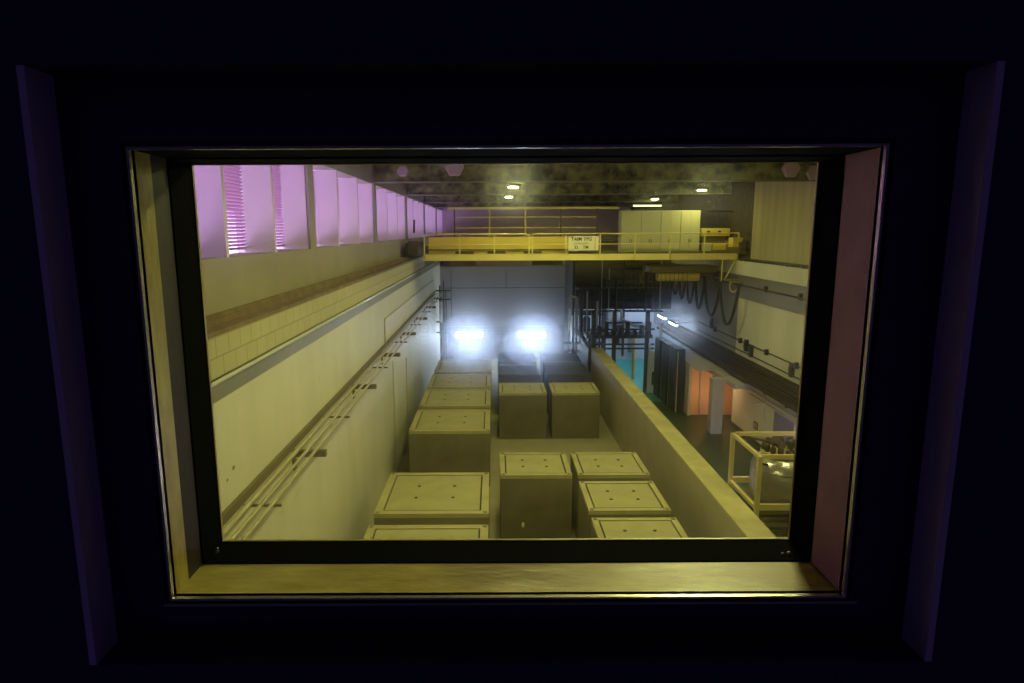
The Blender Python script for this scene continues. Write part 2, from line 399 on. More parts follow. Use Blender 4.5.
def place(proto, first, x, y, label, group, z=0):
    o = proto if first else copy_tree(proto)
    o.location = (x, y, z); o['label'] = label; o['group'] = group; return o
big = make_container(3.05, 2.95, 2.2)
G = 'wide concrete containers along the left wall'
LL = [(12.45, 'wide lidded container nearest the viewing window, cut off by the sill at lower left'),
      (16.05, 'wide lidded container second from the viewing window in the left row'),
      (23.2, 'wide lidded container in the left row with its whole dark front face showing'),
      (26.68, 'wide lidded container in the left row, second behind the empty gap'),
      (30.0, 'wide lidded container in the left row, next to last before the grey shield wall'),
      (33.75, 'farthest wide lidded container of the left row, under the left floodlight')]
for i, (yy, lb) in enumerate(LL): place(big, i == 0, -1.69, yy, lb, G)
small = make_container(2.2, 2.05, 2.2, rim=.15)
G2 = 'square concrete containers in the middle and right of the pit'
SS = [(1.28, 18.75, 'square lidded container standing alone in mid pit with a small pale mark on its front'),
      (3.67, 18.75, 'square lidded container beside the parapet, farthest of the near three'),
      (3.62, 16.2, 'square lidded container beside the parapet, middle of the near three'),
      (3.62, 13.72, 'square lidded container beside the parapet, nearest and cut off by the sill'),
      (1.32, 28.85, 'plain square container, left one of the far pair facing the empty floor'),
      (3.78, 28.85, 'plain square container, right one of the far pair facing the empty floor')]
for i, (x, yy, lb) in enumerate(SS): place(small, i == 0, x, yy, lb, G2)
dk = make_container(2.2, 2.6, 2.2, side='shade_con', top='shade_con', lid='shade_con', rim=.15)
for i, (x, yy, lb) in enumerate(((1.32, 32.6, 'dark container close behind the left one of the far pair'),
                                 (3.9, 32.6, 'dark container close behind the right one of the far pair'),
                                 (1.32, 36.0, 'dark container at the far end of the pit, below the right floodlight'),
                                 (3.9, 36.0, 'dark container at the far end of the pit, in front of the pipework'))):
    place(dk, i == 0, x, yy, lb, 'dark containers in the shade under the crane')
b = new(); bmesh.ops.create_icosphere(b, subdivisions=2, radius=.08, matrix=Matrix.Translation((.874, 18.74, .58)) @ Matrix.Diagonal((.6, .12, 1.15, 1)))
tag(obj('oval_mark', b, 'pale_mark', None, True), 'small oval pale patch on the front of the lone mid pit container', 'oval_mark')  # pale oval set on the container front

# ---- left wall pipework
def pipe_on_wall():
    t = thing('pipe_run', 'three long parallel pipes on brackets along the lower left wall', 'pipes', (XL, 0, 0))
    for i, (dx, r, z) in enumerate(((.16, .045, 5.42), (.34, .03, 5.40), (.50, .03, 5.39))):
        b = new(); tube(b, [(dx, 2, z), (dx, 43.4, z)], r); obj("pipe", b, "pipe", t, True)
    b = new(); box(b, 0, .07, 2, 43.4, 5.46, 5.56); box(b, 0, .015, 2, 43.4, 5.36, 5.5); obj('angle_iron', b, 'pipe_olive', t)
    for k, yy in enumerate((7.2, 12.1, 17.6, 22.3, 27, 31.8, 36.6, 41.5)):
        b = new(); box(b, 0, .66, yy, yy+.12, 5.22, 5.34); box(b, 0, .04, yy-.02, yy+.14, 4.95, 5.34)
        obj('bracket', b, 'pipe_olive', t)
        b = new(); box(b, 0, .6, yy+2.4, yy+2.44, 5.3, 5.34); obj('strap', b, 'pipe_olive', t)
    return t
pipe_on_wall()
b = new(); tube(b, [(XL+.09, 22.7, 5.56), (XL+.09, 22.7, 6.35), (XL+.09, 22.85, 6.5), (XL+.09, 41.5, 6.45)], .03)
tag(obj('riser_pipe', b, 'pipe', None, True), 'thin pipe rising from the left wall pipes and bending along the wall', 'pipe')
for yy, top, lb in ((24.6, 4.6, 'thin vertical conduit down to the floor on the left wall, nearer one'), (28.3, 4.0, 'thin vertical conduit down to the floor on the left wall, farther one')):
    b = new(); tube(b, [(XL+.04, yy, .02), (XL+.04, yy, top)], .022)
    tag(obj('wall_conduit', b, 'white_steel', None, True), lb, 'conduit', 'thin conduits on the left wall')
t = thing('pipe_manifold', 'dark vertical pipes with a white capped tube in the far left corner', 'pipes', (-3.7, 44, 0))
for dx, dy, z0, z1, r, mt, nm in ((0, 0, 0, 5.9, .05, 'dark', 'pipe'), (.25, .3, 0, 6.2, .04, 'dark', 'pipe'), (.42, 0, 0, 5.6, .03, 'dark', 'pipe'), (.08, -.35, 3.4, 4.8, .11, 'white_steel', 'white_tube'), (.08, -.35, 0, 3.4, .05, 'dark', 'pipe')):
    b = new(); tube(b, [(dx, dy, z0), (dx, dy, z1)], r); obj(nm, b, mt, t, True)
for z in (3.35, 4.9, 5.5, 2.6):
    b = new(); box(b, -.25, .75, -.05, .05, z, z+.1); obj('cross_bar', b, 'dark', t)
# wall bracket lamp etc.

for yy, z, q in ((9.35, 6.05, .035), (9.1, 5.95, .022), (14.3, 6.3, .02)):
    b = new(); bmesh.ops.create_icosphere(b, subdivisions=2, radius=q, matrix=Matrix.Translation((XL+.003, yy, z)) @ Matrix.Diagonal((.1, 1.6, 1, 1)))
    struct('wall_chip', b, 'pipe_olive')
# ---- floodlights at the far end
def flood(x, label, tilt):
    t = thing('floodlight', label, 'floodlight', (x, 46.9, 0), 0, 'white floodlights in front of the grey shield wall')
    h = 1.8
    b = new(); box(b, -1.0, 1.0, 0, .22, h, h+.42, .02); obj('housing', b, 'white_steel', t)
    b = new(); box(b, -.95, .95, -.2, -.002, h+.05, h+.37, .02); obj('diffuser', b, 'diffuser_cool', t)
    b = new(); box(b, -.92, .92, -.22, -.201, h+.09, h+.33); obj('lens', b, 'lens_cool', t)
    for s in (-.8, .8):
        b = new(); tube(b, [(s, .1, 0), (s, .1, h)], .035); box(b, s-.25, s+.25, -.15, .35, 0, .04); obj('leg', b, 'dark', t)
    b = new(); tube(b, [(-.8, .1, .9), (.8, .1, .9)], .025); obj('stretcher', b, 'dark', t)
flood(-1.82, 'long white floodlight on legs, left of the two blazing at the far wall', 0)
flood(2.8, 'long white floodlight on legs, right of the two blazing at the far wall', 0)
t = thing('guard_rail', 'thin dark guard rail running in front of the two floodlights', 'railing', (0, 45.9, 0))
for z in (2.55, 2.75):
    b = new(); tube(b, [(-3.9, 0, z), (5.2, 0, z)], .02); obj('rail', b, 'dark', t)
for x in (-3.4, -3.1, .45, 4.4):
    b = new(); tube(b, [(x, 0, 0), (x, 0, 2.76)], .03); obj('post', b, 'dark', t)
t = thing('junction_box', 'grey control box on a post between the two floodlights', 'box', (.45, 45.6, 0))
b = new(); box(b, -.35, .35, -.12, .05, .9, 2.4, .02); obj('door', b, 'grey_wall', t)
b = new(); tube(b, [(0, .1, 0), (0, .1, 1)], .05); obj('post', b, 'dark', t)

# ---- high bay lamps
def add_high_bay(x, y, z, k, label):
    t = thing('high_bay_lamp', label, 'lamp', (x, y, z), 0, 'round lamps hanging from the hall roof')
    b = new(); lathe(b, 0, 0, ((.34, 0), (.36, .02), (.30, .18), (.14, .30), (.12, .45)), 24); obj('shade', b, 'dark', t, True)
    mt = M['lens_warm'] if abs(k-1) < .01 else emit('lamp lens %.2f' % k, WARM, BAY_E*k)
    lr = .2 if y > 28 else .31
    b = new(); lathe(b, 0, 0, ((lr-.01, -.03), (lr, -.005)), 24); obj('lens', b, mt, t)
    b = new(); tube(b, [(0, 0, .45), (0, 0, 12.34-z)], .02, 8); obj('rod', b, 'dark', t)
lamp_labels = ['round roof lamp over the left row, nearest the viewing window', 'added unseen fill lamp right above the viewing window, for the sill',
    'added hidden fill lamp over the left row, second from the viewing window', 'round roof lamp near the right wall above the caged tank',
    'added hidden fill lamp near the right wall, behind the one above the caged tank', 'bright round roof lamp high above the crane railing, nearer of the centre two',
    'bright round roof lamp high above the crane railing, farther of the centre two', 'brightest round roof lamp above the cream crane cabinets',
    'faint round roof lamp beyond the cream crane cabinets', 'added fill lamp over mid hall, hidden just behind the near roof girder', 'added fill lamp at the far end of the hall, hidden behind the last girder']
for (x, y, z, k), lb in zip(BAYS, lamp_labels): add_high_bay(x, y, z, k, lb)
t = thing('strip_light', 'long thin strip light glowing above the cream crane cabinets', 'lamp', (12.0, 47.5, 11.3))
b = new(); box(b, -1.9, .9, 0, .2, .03, .14, .01); obj('housing', b, 'white_steel', t)
b = new(); box(b, -1.85, .85, .03, .17, -.02, .03); obj('tube', b, 'tube_warm', t)
b = new(); box(b, -1.7, -1.68, .1, .12, .14, 1.05); box(b, .7, .72, .1, .12, .14, 1.05); obj('hanger', b, 'dark', t)
# six sided solids standing in for bokeh-like light spots before the first girder
hexs = [(-3.3, 11.75, .22, 'dim six-sided bokeh spot at the left end of the near roof girder'),
        (-1.42, 11.88, .36, 'large pinkish six-sided bokeh spot on the near roof girder'),
        (10.9, 11.78, .36, 'pinkish six-sided bokeh spot at the right end of the near roof girder'),
        (11.75, 11.62, .3, 'pinkish six-sided bokeh spot in the top right corner of the window')]
for x, z, r, lb in hexs:
    t = thing('hexagonal_bokeh', lb, 'lamp', (x, 24.3, z), 0, 'six-sided bokeh spots on the near roof girder')
    b = new(); lathe(b, 0, 0, ((r*.55, -.1), (r, -.02), (r*.85, .1)), 6)
    bmesh.ops.rotate(b, verts=b.verts, cent=(0, 0, 0), matrix=Matrix.Rotation(math.radians(90), 3, 'X'))
    obj('shade', b, 'hex_bokeh', t)
    b = new(); box(b, -.03, .03, .08, .35, -.03, .03); obj('bracket', b, 'dark', t)

# ---- overhead travelling crane
cr = thing('overhead_crane', 'yellow overhead travelling crane spanning the hall with a railed walkway', 'crane', (0, 31.5, 0))
X0, X1 = -3.4, 11.86
b = new(); box(b, X0, X1, 0, .9, 8.2, 8.28); obj('walkway', b, 'dark', cr)
b = new(); box(b, X0, X1, -.03, 0, 8.15, 8.45); obj('toe_board', b, 'crane_rail', cr)
b = new(); box(b, X0+.15, 4.2, 1.0, 1.5, 8.2, 9.27, .01); obj('near_girder', b, 'crane', cr)
b = new()
box(b, X0+.15, 4.2, .9, 1.0, 8.62, 8.67)
obj('girder_flange', b, 'pipe_olive', cr)
b = new(); box(b, 4.2, X1, 1.0, 1.5, 8.15, 8.5, .01); obj('girder_right', b, 'pipe_olive', cr)  # olive paints the yellow girder face as shaded
b = new(); box(b, X0+.15, X1, 3.6, 4.1, 8.0, 9.1, .01); obj('far_girder', b, 'pipe_olive', cr)
for k, x in enumerate((-3.35, -1.64, .04, 1.72, 3.5, 5.16, 6.85, 8.55, 10.2, 11.84)):
    b = new(); box(b, x-.03, x+.03, -.03, .03, 8.2, 9.42); obj('rail_post', b, 'crane_rail', cr)
for z, r in ((9.42, .03), (8.92, .022)):
    for xa, xb in ((-3.35, 1.66), (1.88, 11.84)):
        b = new(); e = .12
        if z > 9: tube(b, [(xa, 0, z-e), (xa+.03, 0, z-.03), (xa+e, 0, z), (xb-e, 0, z), (xb-.03, 0, z-.03), (xb, 0, z-e)], r, 8)
        else: tube(b, [(xa, 0, z), (xb, 0, z)], r, 8)
        obj('hand_rail', b, 'crane_rail', cr, True)
b = new(); box(b, 1.85, 1.91, -.03, .03, 8.2, 9.32); obj('rail_post', b, 'crane_rail', cr)
# cross rail at right end
for z in (9.42, 8.92):
    b = new(); tube(b, [(11.84, 0, z), (11.84, .9, z)], .03, 8); obj('hand_rail', b, 'crane_rail', cr, True)
# rear guard rail
for x in (-2.05, -.2, 1.68, 3.54, 5.45):
    b = new(); box(b, x-.04, x+.04, 2.96, 3.04, 9.0, 10.75); obj('rear_post', b, 'crane_rail' if -1 < x < 2 else 'pipe_olive', cr)
b = new(); box(b, -2.4, 6.6, 2.95, 3.05, 10.68, 10.8); obj('rear_top_rail', b, 'crane_rail', cr)
for z in (10.27, 9.72):
    b = new(); tube(b, [(-2.1, 3, z), (5.45, 3, z)], .028, 8); obj('rear_rail', b, 'crane_rail', cr, True)
b = new(); box(b, -2.4, 6.6, 2.7, 3.6, 8.95, 9.05); obj('rear_walkway', b, 'dark', cr)
# end trucks and wheels
for x, s in ((-4.0, 'l'), (12.0, 'r')):
    b = new(); box(b, x-.22, x+.22, -.3, 4.6, 8.42, 9.0, .02); obj('end_truck', b, 'dark' if s == 'l' else 'pipe_olive', cr)
    for yy in (.2, 4.1):
        b = new(); tube(b, [(x-.08, yy, 8.56), (x+.08, yy, 8.56)], .2, 20); obj('wheel', b, 'dark', cr, True)
b = new(); tube(b, [(11.95, -.35, 8.85), (12.35, -.35, 8.85)], .28, 20); obj('buffer', b, 'dark', cr, True)
b = new(); box(b, 11.5, 12.0, -.2, .4, 8.75, 9.2, .02); obj('drive_motor', b, 'crane', cr)
b = new(); box(b, -4.1, -3.65, -.35, .2, 8.5, 9.1, .04); tube(b, [(-3.8, -.3, 9.5), (-3.8, -.1, 10.1)], .05); obj('drive_motor', b, 'tray', cr)
b = new()
for x in (-1.9, -.3, 1.5):
    box(b, x, x+.9, .9, .98, 8.45, 8.58)
obj('cable_box', b, 'pipe_olive', cr)
b = new(); box(b, -2.0, -.9, .3, .8, 7.85, 8.18, .02); box(b, 1.9, 3.4, .3, .8, 7.9, 8.18, .02); obj('underslung_box', b, 'darker', cr)
# hanging arm with loop, right end
b = new(); tube(b, [(11.75, -.05, 8.2), (11.25, -.05, 7.15), (11.6, -.05, 7.05), (11.85, -.05, 7.05)], .03, 8); tube(b, [(11.1, -.05, 8.15), (11.1, -.05, 7.1)], .03, 8)
obj('hanging_arm', b, 'crane_rail', cr, True)
b = new(); tube(b, [(11.72+.2*math.cos(a*math.pi/8), -.05, 6.85+.28*math.sin(a*math.pi/8)) for a in range(17)], .035, 8, False)
obj('cable_ring', b, 'crane_rail', cr, True)
# cabinets on the crane
xs = [6.46, 7.46, 8.46, 9.46]
def cabinet():
    t = thing('electrical_cabinet', 'x', 'cabinet', (0, 33.1, 8.5))
    b = new(); box(b, 0, .99, 0, .7, 0, 2.05, .01); obj('body', b, 'cabinet', t)
    for k in range(2):
        b = new(); box(b, .02+k*.485, .49+k*.485, -.025, 0, .06, 2.0, .006); d = obj('door', b, 'cabinet', t)
        b = new(); box(b, .42 if k == 0 else .53, .45 if k == 0 else .56, -.05, -.02, .45, .62); obj('handle', b, 'dark', d)
    return t
cb = cabinet()
for i, (x, lb) in enumerate(zip(xs, ('leftmost of four tall cream electrical cabinets on the crane', 'second from left of four tall cream electrical cabinets on the crane', 'third from left of four tall cream electrical cabinets on the crane', 'rightmost of four tall cream electrical cabinets on the crane'))):
    o = cb if i == 0 else copy_tree(cb)
    o.location = (x, 33.1, 8.5); o['label'] = lb; o['group'] = 'cream electrical cabinets on the crane'
t = thing('hoist_drive', 'yellow hoist machinery beside the cream cabinets at the right of the crane', 'machine', (10.55, 33.1, 8.5))
b = new(); box(b, 0, 1.45, 0, .8, .75, 1.15, .03); obj('gearbox', b, 'crane', t)
b = new(); box(b, .1, 1.3, .1, .8, 0, .72, .02); obj('frame', b, 'pipe_olive', t)
b = new(); box(b, .05, .5, -.15, .1, .02, .42, .02); obj('terminal_box', b, 'cabinet', t)
b = new(); box(b, .6, 1.3, -.1, .12, .05, .35, .02); obj('motor', b, 'crane', t)
for x in (.35, .9):
    b = new(); tube(b, [(x, -.02, .95), (x, .0, .95)], .09, 12); obj('cap', b, 'dark', t)
b = new(); box(b, -.1, 0, .2, .3, .0, 2.0); box(b, 1.6, 1.7, .2, .3, .0, 2.0); box(b, -.1, 1.7, .2, .3, 1.95, 2.03); obj('portal', b, 'dark', t)
t = thing('hoist_trolley', 'olive hoist trolley with drum and hooks slung below the crane', 'machine', (7.9, 32.6, 6.98))
b = new(); box(b, 0, 3.4, 0, 1.6, .45, .8, .04); obj('frame', b, 'pipe_olive', t)
b = new(); tube(b, [(.5, .6, .3), (2.6, .6, .3)], .3, 20); obj('drum', b, 'crane', t, True)
b = new(); tube(b, [(-.2, .3, .8), (-.4, .3, .1), (-.3, .3, -.1)], .06, 8); tube(b, [(3.1, .3, .4), (3.3, .3, .0)], .06, 8); obj('hook', b, 'pipe_olive', t, True)
b = new()
for k in range(14): tube(b, [(-.9+k*.22, .3, .5), (-.9+k*.22, .3, -.25-random.random()*.5)], .015, 6)
obj('chain', b, 'pipe_olive', t)
# sign
t = thing('crane_sign', 'cream sign with black lettering hung on the crane railing', 'sign', (3.6, 31.38, 8.62))
b = new(); box(b, 0, 1.46, 0, .03, 0, .68, .004); obj('board', b, 'sign_board', t)
b = new(); box(b, 1.28, 1.30, -.004, 0, .02, .66); obj('dividing_line', b, 'sign_ink', t)
def text(s, x, z, size, parent, bold=.0):
    cu = bpy.data.curves.new('lettering', 'FONT'); cu.body = s; cu.size = size; cu.extrude = .003; cu.offset = bold
    f_ = bpy.data.objects.new('lettering', cu); C.objects.link(f_)
    me = bpy.data.meshes.new_from_object(f_.evaluated_get(bpy.context.evaluated_depsgraph_get()))
    bpy.data.objects.remove(f_); me.materials.clear(); me.materials.append(M['sign_ink'])
    o = bpy.data.objects.new('lettering', me); C.objects.link(o); o.parent = parent
    o.location = (x, -.005, z); o.rotation_euler = (math.pi/2, 0, 0); return o
text('TAIM TFG', .13, .47, .23, t, .006)
text('CAPACIDAD', .24, .29, .13, t)
text('32    TM', .28, .09, .2, t, .004)
b = new(); box(b, 3.65, 4.95, .1, .35, 8.3, 8.56, .01); obj('shadow_box', b, 'dark', cr)
# festoon cable
t = thing('festoon_cable', 'dark festoon cable hanging in deep loops below the crane at right', 'cable', (11.3, 0, 0))
ys = [29.7, 32.2, 34.7, 36.3, 37.8, 39.2, 40.6, 41.8]
for k in range(len(ys)-1):
    a, c = ys[k], ys[k+1]; b = new(); pts = []
    for q in range(17):
        u = q/16; pts.append((.05*math.sin(k), a+(c-a)*u, 7.0-(1.95-.12*k)*math.sin(math.pi*u)**.75))
    tube(b, pts, .075, 8); obj('loop', b, 'cable', t, True)
    b = new(); box(b, -.06, .06, a-.08, a+.08, 6.95, 7.15); obj('cable_trolley', b, 'dark', t)
b = new(); box(b, -.04, .04, 29.3, 42.4, 7.15, 7.25); obj('track', b, 'pipe_olive', t)
b = new()
for yy in (31.5, 36, 41): box(b, -.03, .58, yy, yy+.06, 7.25, 7.32)
obj('track_bracket', b, 'pipe_olive', t)

# ---- right wall services
b = new(); tube(b, [(XR-.1, 3, 6.97), (XR-.1, 45, 6.97)], .035)
t = thing('conductor_rail', 'thin conductor rail in the grey recess below the right crane ledge', 'pipe', (0, 0, 0))
obj('rail', b, 'tray', t)
for k in range(7):
    b = new(); yy = 21.5+k*3.2; box(b, XR-.14, XR, yy, yy+.14, 6.9, 7.15); obj('bracket', b, 'tray', t)
for z, lb in ((4.33, 'upper thin pipe with clamps along the right wall above the cable tray'), (3.86, 'lower thin pipe along the right wall just above the cable tray')):
    t = thing('wall_pipe', lb, 'pipe', (XR, 0, z), 0, 'thin pipes on the right wall')
    b = new(); tube(b, [(-.08, 3, 0), (-.08, 37, 0)], .028); obj('pipe', b, 'dark', t)
    if z > 4:
        for yy in (24.6, 27.4, 30.4, 34.0):
            b = new(); box(b, -.14, 0, yy, yy+.16, -.12, .12, .01); obj('clamp', b, 'dark', t)
for i, (yy, z) in enumerate(((29.6, 4.25), (29.0, 4.1), (24.9, 4.1), (34.5, 4.6))):
    b = new(); box(b, XR-.16, XR, yy, yy+.22, z-.3, z+.25, .02); box(b, XR-.2, XR-.1, yy+.05, yy+.16, z-.12, z+.1, .01)
    tag(obj('wall_switch', b, 'dark'), ('dark switch box on the right wall, farther one of the close pair', 'dark switch box on the right wall, nearer one of the close pair', 'dark switch box on the right wall at the edge of the window', 'dark switch box on the right wall under the cable loops')[i], 'switch', 'dark switch boxes on the right wall')
t = thing('cable_tray', 'long dark cable tray packed with cables along the right wall', 'cable tray', (XR-.015, 0, 2.86))
b = new(); box(b, -.62, 0, 3, 42.9, 0, .03); box(b, -.64, -.61, 3, 44, 0, .16); obj('tray_bed', b, 'tray', t)
rnd = random.Random(3)
for k in range(12):
    b = new(); pts = [(-.56+.045*k+rnd.uniform(-.02, .02), 3+j*1.37, .07+.045*(k % 4)+rnd.uniform(-.02, .03)+.03*k) for j in range(30)]
    tube(b, pts, .035, 6); obj('cable', b, 'cable' if k % 3 else 'tray', t, True)
b = new(); box(b, -.05, 0, 3, 42.9, .1, .75); obj('back_plate', b, 'tray', t)
b = new()
for k in range(19): box(b, -.66, 0, 4+k*2.0, 4.08+k*2.0, -.05, 0)
obj('arm', b, 'dark', t)
t = thing('pipe_pair', 'pair of thin pipes running below the cable tray on the pale right wall', 'pipes', (XR, 0, 0))
for z in (2.3, 2.1):
    b = new(); tube(b, [(-.06, 3, z), (-.06, 29, z)], .025); obj('pipe', b, 'lav_wall', t)
b = new(); tube(b, [(-.06, 27.3, .3), (-.06, 27.3, 2.4)], .02); tube(b, [(-.06, 27.3, 2.0), (-.5, 27.6, 1.9)], .04); obj('drop_pipe', b, 'lav_wall', t)
t = thing('extinguisher_sign', 'small framed dark and red notice on the pale right wall', 'sign', (XR-.02, 28.0, .62))
b = new(); box(b, -.01, .02, 0, .42, 0, .34); obj('frame', b, 'dark', t)
b = new(); box(b, -.015, -.01, .07, .35, .06, .28); obj('picture', b, 'lav_wall', t)
b = new(); box(b, -.02, -.015, .14, .24, .1, .22); obj('emblem', b, 'red', t)
b = new(); box(b, XR-.03, XR, 24.6, 26.4, .2, 2.0, .01)
t = obj('wall_door', b, 'violet_door'); tag(t, 'violet grey metal panel low on the right wall behind the caged tank', 'panel')
struct('baseboard_right', box(new(), XR-.015, XR, 1.6, 31.2, 0, .12), 'dark')
# added unseen violet fill for the lower right wall; recess lamp
t = thing('fill_tube_light', 'added unseen violet fill light beside the right wall behind the caged tank', 'lamp', (XR-1.1, 19.3, 2.5))
b = new(); box(b, 0, .2, 0, 1.5, .03, .16, .02); obj('housing', b, 'white_steel', t)
b = new(); box(b, .02, .18, .05, 1.45, -.1, .03, .02); obj('tube', b, 'fill_violet', t)
b = new(); box(b, .18, 1.09, .2, .24, .1, .14); box(b, .18, 1.09, 1.2, 1.24, .1, .14); obj('bracket', b, 'white_steel', t)
t = thing('bulkhead_lamp', 'small orange lamp lighting the recess behind the white pillar', 'lamp', (10.98, 31.1, 2.33))
b = new(); box(b, -.15, .15, -.1, .1, .0, .11, .02); obj('housing', b, 'dark', t)
b = new(); box(b, -.12, .12, -.07, .07, -.05, 0, .01); obj('lens', b, 'orange_lens', t)
b = new(); tube(b, [(10.12, 32.5, .02), (10.12, 32.5, 2.68)], .05)
tag(obj('corner_pipe', b, 'lav_wall', None, True), 'pale vertical pipe at the corner left of the orange recess', 'pipe')
b = new(); box(b, 10.7, 10.76, 32.6, 32.69, 0, 2.68)
struct('trim_12', b, 'lav_wall')
# dark cabinets beside the lit room
dc = None
for i, (x, yy, lb) in enumerate(((9.55, 33.2, 'tall dark cabinet at the right of the lit far room, nearest one'), (9.5, 34.6, 'tall dark cabinet at the right of the lit far room, middle one'), (9.45, 36.0, 'tall dark cabinet at the right of the lit far room, farthest one'))):
    if dc is None:
        dc = thing('dark_cabinet', lb, 'cabinet', (x, yy, 0))
        b = new(); box(b, 0, .5, 0, 1.2, 0, 3.4, .02); obj('body', b, 'dark', dc)
        for k in range(2):
            b = new(); box(b, -.02, 0, .05+k*.57, .57+k*.57, .1, 3.2, .006); obj('door', b, 'darker', dc)
            b = new(); box(b, .05+k*.24, .26+k*.24, -.02, 0, .1, 3.2, .006); obj('side_panel', b, 'dark', dc)
        b = new(); tube(b, [(.1, -.05, 0), (.1, -.05, 3.3)], .03, 8); obj('conduit', b, 'pipe', dc)
    else: o = copy_tree(dc); o.location = (x, yy, 0); o['label'] = lb
    (dc if i == 0 else o)['group'] = 'dark cabinets beside the lit far room'
# lit room: mezzanine platform, posts, tubes
t = thing('steel_platform', 'dark steel platform across the front of the lit far room', 'platform', (0, 37.6, 0))
b = new(); box(b, 5.5, 9.4, 0, 1.3, 3.25, 3.45); obj('deck', b, 'darker', t)
for z in (3.75, 2.85, 2.6):
    b = new(); box(b, 5.5, 9.5, -.05, .05, z, z+.1); obj('beam', b, 'darker', t)
for x in (7.0, 8.95, 5.75):
    b = new(); box(b, x, x+.22, -.1, .12, 0, 4.95); obj('post', b, 'darker', t)
for k in range(9):
    b = new(); xx = 5.7+k*.42; box(b, xx, xx+.22, -.1, .3, 3.45, 3.75+.25*((k*7) % 3), .03); obj('valve', b, 'dark', t)
b = new(); tube(b, [(7.6, .4, 4.9), (7.6, .4, 4.4), (8.4, .4, 3.9), (9.2, .4, 3.9)], .07, 8); obj('duct', b, 'white_steel', t, True)
for i, (x, y0, z, L) in enumerate(((10.9, 38.0, 3.95, 1.5), (10.9, 40.6, 4.0, 1.6), (7.6, 44, 4.5, 1.6), (10.2, 44.8, 4.5, 1.6))):
    t = thing('ceiling_tube_light', ('white tube light on an arm from the right wall, nearest the dark cabinets', 'white tube light on an arm from the right wall, second beyond the cabinets', 'white tube light on the far room ceiling, at the far left', 'white tube light on the far room ceiling, farthest right')[i], 'lamp', (x, y0, z), 0, 'tube lights in the far room')
    b = new(); box(b, -.1, .1, 0, L, .04, .14, .01); obj('housing', b, 'white_steel', t)
    b = new(); box(b, -.07, .07, .05, L-.05, -.02, .04); obj('tube', b, 'tube_cool', t)
    b = new(); box(b, -.01, .01 if i > 1 else .99, .2, .22, .14, 4.89-z if i > 1 else .16); box(b, -.01, .01 if i > 1 else .99, L-.22, L-.2, .14, 4.89-z if i > 1 else .16); obj('hanger', b, 'dark', t)
b = new(); tube(b, [(9.05, 41, 0), (9.05, 41, 3.2)], .11, 12)
tag(obj('yellow_post', b, 'wood_yellow', None, True), 'yellow vertical post standing on the turquoise floor of the far room', 'post')
t = thing('white_booth', 'white framed booth with a dark screen at the right of the turquoise floor', 'booth', (9.1, 37.3, 0))
b = new(); box(b, 0, .12, 0, .1, 0, 3.0); box(b, .62, .78, 0, .1, 0, 4.2); box(b, 0, .7, 0, .1, 2.4, 2.55); obj('frame', b, 'white_wall', t)
b = new(); box(b, .12, .62, .02, .06, 0, 2.4); obj('panel', b, 'white_wall', t)
b = new(); box(b, .25, .6, -.04, .02, .5, 1.3, .01); obj('screen', b, 'darker', t)
t = thing('wall_equipment', 'grey boxes and shelves on the white back wall of the far room', 'cabinet', (0, 47.08, 0))
for x0, x1, z0, z1, mt in ((8.4, 9.4, 3.0, 3.7, 'grey_wall'), (9.0, 9.3, 1.2, 2.6, 'dark'), (8.0, 8.3, .3, 4.8, 'dark'), (10.0, 10.5, .6, 2.2, 'grey_wall'), (9.55, 9.65, .3, 4.5, 'dark')):
    b = new(); box(b, x0, x1, 0, .4, z0, z1, .02); obj('box', b, mt, t)
b = new(); box(b, 8.0, 11, .1, .4, 2.75, 2.85); obj('shelf', b, 'dark', t)
# process skid behind the pit end
t = thing('process_skid', 'dark skid of vessels and pipes between the shield wall and far room', 'machine', (5.9, 41, 0))
for x, y0 in ((-.4, 0), (.9, 0)):
    for yy in (0, 1.8):
        b = new(); box(b, x-.06, x+.06, yy-.06, yy+.06, 0, 5.9); obj('post', b, 'darker', t)
for z in (1.4, 2.9, 4.2, 5.8):
    b = new(); box(b, -.5, 1.0, -.1, 1.9, z, z+.1); obj('deck', b, 'darker', t)
for x, r, z0, z1 in ((-.15, .22, 1.5, 2.8), (.5, .28, 1.5, 2.7), (.1, .25, 3.0, 4.1)):
    b = new(); lathe(b, x, .3, ((r*.5, z0), (r, z0+.15), (r, z1-.15), (r*.5, z1)), 20); obj('vessel', b, 'dark', t, True)
t = thing('pipe_bundle', 'light vertical pipes rising right of the shield wall', 'pipes', (4.75, 40.2, 0))
for x, r, z0, z1, mt in ((0, .05, 3.3, 4.7, 'white_steel'), (.2, .045, 2.9, 4.3, 'white_steel'), (.45, .09, 2.9, 5.4, 'grey_wall'), (.75, .12, 2.6, 5.6, 'dark'), (1.1, .05, 0, 5.8, 'grey_wall'), (1.75, .06, 0, 5.2, 'grey_wall'), (0, .03, 0, 3.3, 'dark'), (.2, .03, 0, 2.9, 'dark'), (.45, .06, 0, 2.9, 'dark')):
    b = new(); tube(b, [(x, 0, z0), (x, 0, z1)], r); obj('pipe', b, mt, t, True)
b = new(); tube(b, [(-.1, 0, 5.3), (.1, 0, 5.5), (.45, 0, 5.4)], .09); obj('elbow', b, 'grey_wall', t, True)
b = new(); box(b, -.4, 2.2, .0, .1, 2.5, 2.6); box(b, -.4, 2.2, 0, .1, 2.0, 2.06); obj('cross_bar', b, 'dark', t)

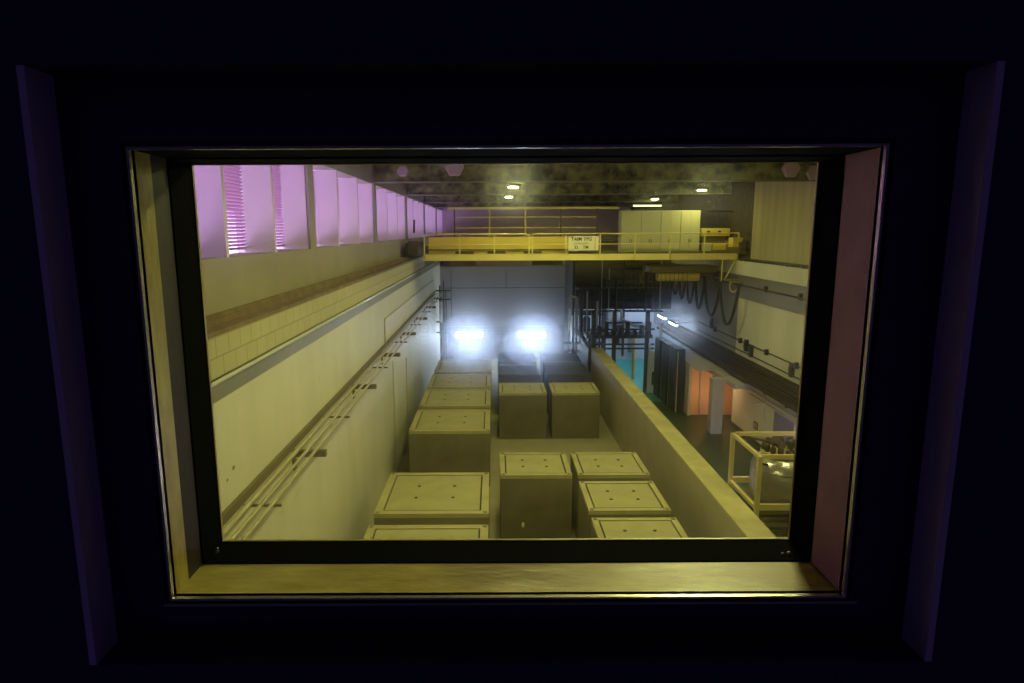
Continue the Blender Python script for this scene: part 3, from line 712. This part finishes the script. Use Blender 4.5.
t = thing('overhead_pipework', 'dark tangle of pipes and ducts across the bulkhead below the crane', 'pipes', (6.95, 42.2, 4.3))
ro = random.Random(11)
for k in range(9):
    z = .25+k*.42; x0 = ro.uniform(0, .8); x1 = ro.uniform(2.8, 4.1)
    b = new(); tube(b, [(x0, ro.uniform(0, .5), z), (x1, .2, z)], ro.choice((.04, .06, .11))); obj('pipe', b, ro.choice(('dark', 'tray', 'pipe_olive')), t, True)
for k in range(9):
    x = .1+k*.48; b = new(); tube(b, [(x, -.15, 0), (x, -.15, ro.uniform(2.2, 4.2))], ro.choice((.03, .05, .08))); obj('drop_pipe', b, ro.choice(('dark', 'tray', 'grey_wall', 'dark')), t, True)
b = new(); box(b, 1.6, 3.0, -.3, .4, 2.9, 3.4, .03); obj('duct', b, 'tray', t)
b = new(); box(b, .3, .9, -.3, .2, 1.6, 2.1, .03); obj('box', b, 'dark', t)
b = new(); box(b, 0, 4.2, -.05, .8, -.06, 0); obj('support_deck', b, 'dark', t)
# ---- caged tank on the right
cg = thing('tank_cage', 'cream steel cage on legs around the stainless tank at lower right', 'cage', (7.6, 17.6, 0))
W_, D_ = 2.4, 2.1
for x in (0, W_):
    for yy in (0, D_):
        b = new(); box(b, x-.06, x+.06, yy-.06, yy+.06, 0, 3.2); obj('post', b, 'cage', cg)
for z, hgt in ((3.12, .12), (1.56, .18)):
    for yy in (0, D_):
        b = new(); box(b, .06, W_-.06, yy-.05, yy+.05, z, z+hgt); obj('cross_rail', b, 'cage', cg)
    for x in (0, W_):
        b = new(); box(b, x-.05, x+.05, .06, D_-.06, z, z+.1); obj('side_rail', b, 'cage', cg)
t = thing('slatted_base', 'dark stack of slats below the cream tank cage', 'grating', (7.75, 17.75, 0))
b = new(); box(b, 0, 2.1, 0, 1.8, 0, .12); obj('foot', b, 'dark', t)
for k in range(7):
    b = new(); box(b, 0, 2.1, 0, 1.8, .16+k*.2, .26+k*.2); obj('slat', b, 'cable' if k % 2 else 'pipe_olive', t)
b = new(); box(b, .9, 1.2, .8, 1.0, .1, 1.5); obj('core', b, 'dark', t)
t = thing('steel_tank', 'round stainless tank with a bolted flange inside the cream cage', 'tank', (8.72, 18.65, 1.5))
b = new(); lathe(b, 0, 0, ((.5, 0), (.84, .1), (.88, .3), (.88, .85), (.84, .95), (.88, 1.0), (.80, 1.2), (.6, 1.36), (.5, 1.42)), 40); obj('shell', b, 'stainless', t, True)
b = new(); lathe(b, 0, 0, ((.62, 1.42), (.62, 1.5)), 32); obj('flange', b, 'cage', t)
rb = random.Random(5)
for k in range(15):
    a = k*2*math.pi/15; hh = rb.uniform(0, .1)
    b = new(); lathe(b, .52*math.cos(a), .52*math.sin(a), ((.06, 1.5), (.085, 1.54), (.09, 1.6+hh), (.05, 1.66+hh)), 8); obj('bolt', b, 'brass', t, True)
for k in range(5):
    a = k*2*math.pi/5+.4; hh = rb.uniform(0, .15)
    b = new(); lathe(b, .26*math.cos(a), .26*math.sin(a), ((.05, 1.5), (.05, 1.62), (.12, 1.66+hh), (.1, 1.74+hh), (.03, 1.8+hh)), 10); obj('valve', b, 'brass', t, True)
b = new(); tube(b, [(-.1, 0, 1.5), (-.1, 0, 1.7), (-.5, .2, 1.75), (-.95, .7, 1.7)], .04, 8); tube(b, [(-.6, -.45, 1.2), (-.85, -.6, 1.3), (-.9, -.62, 1.0)], .035, 8); obj('hose', b, 'cable', t, True)
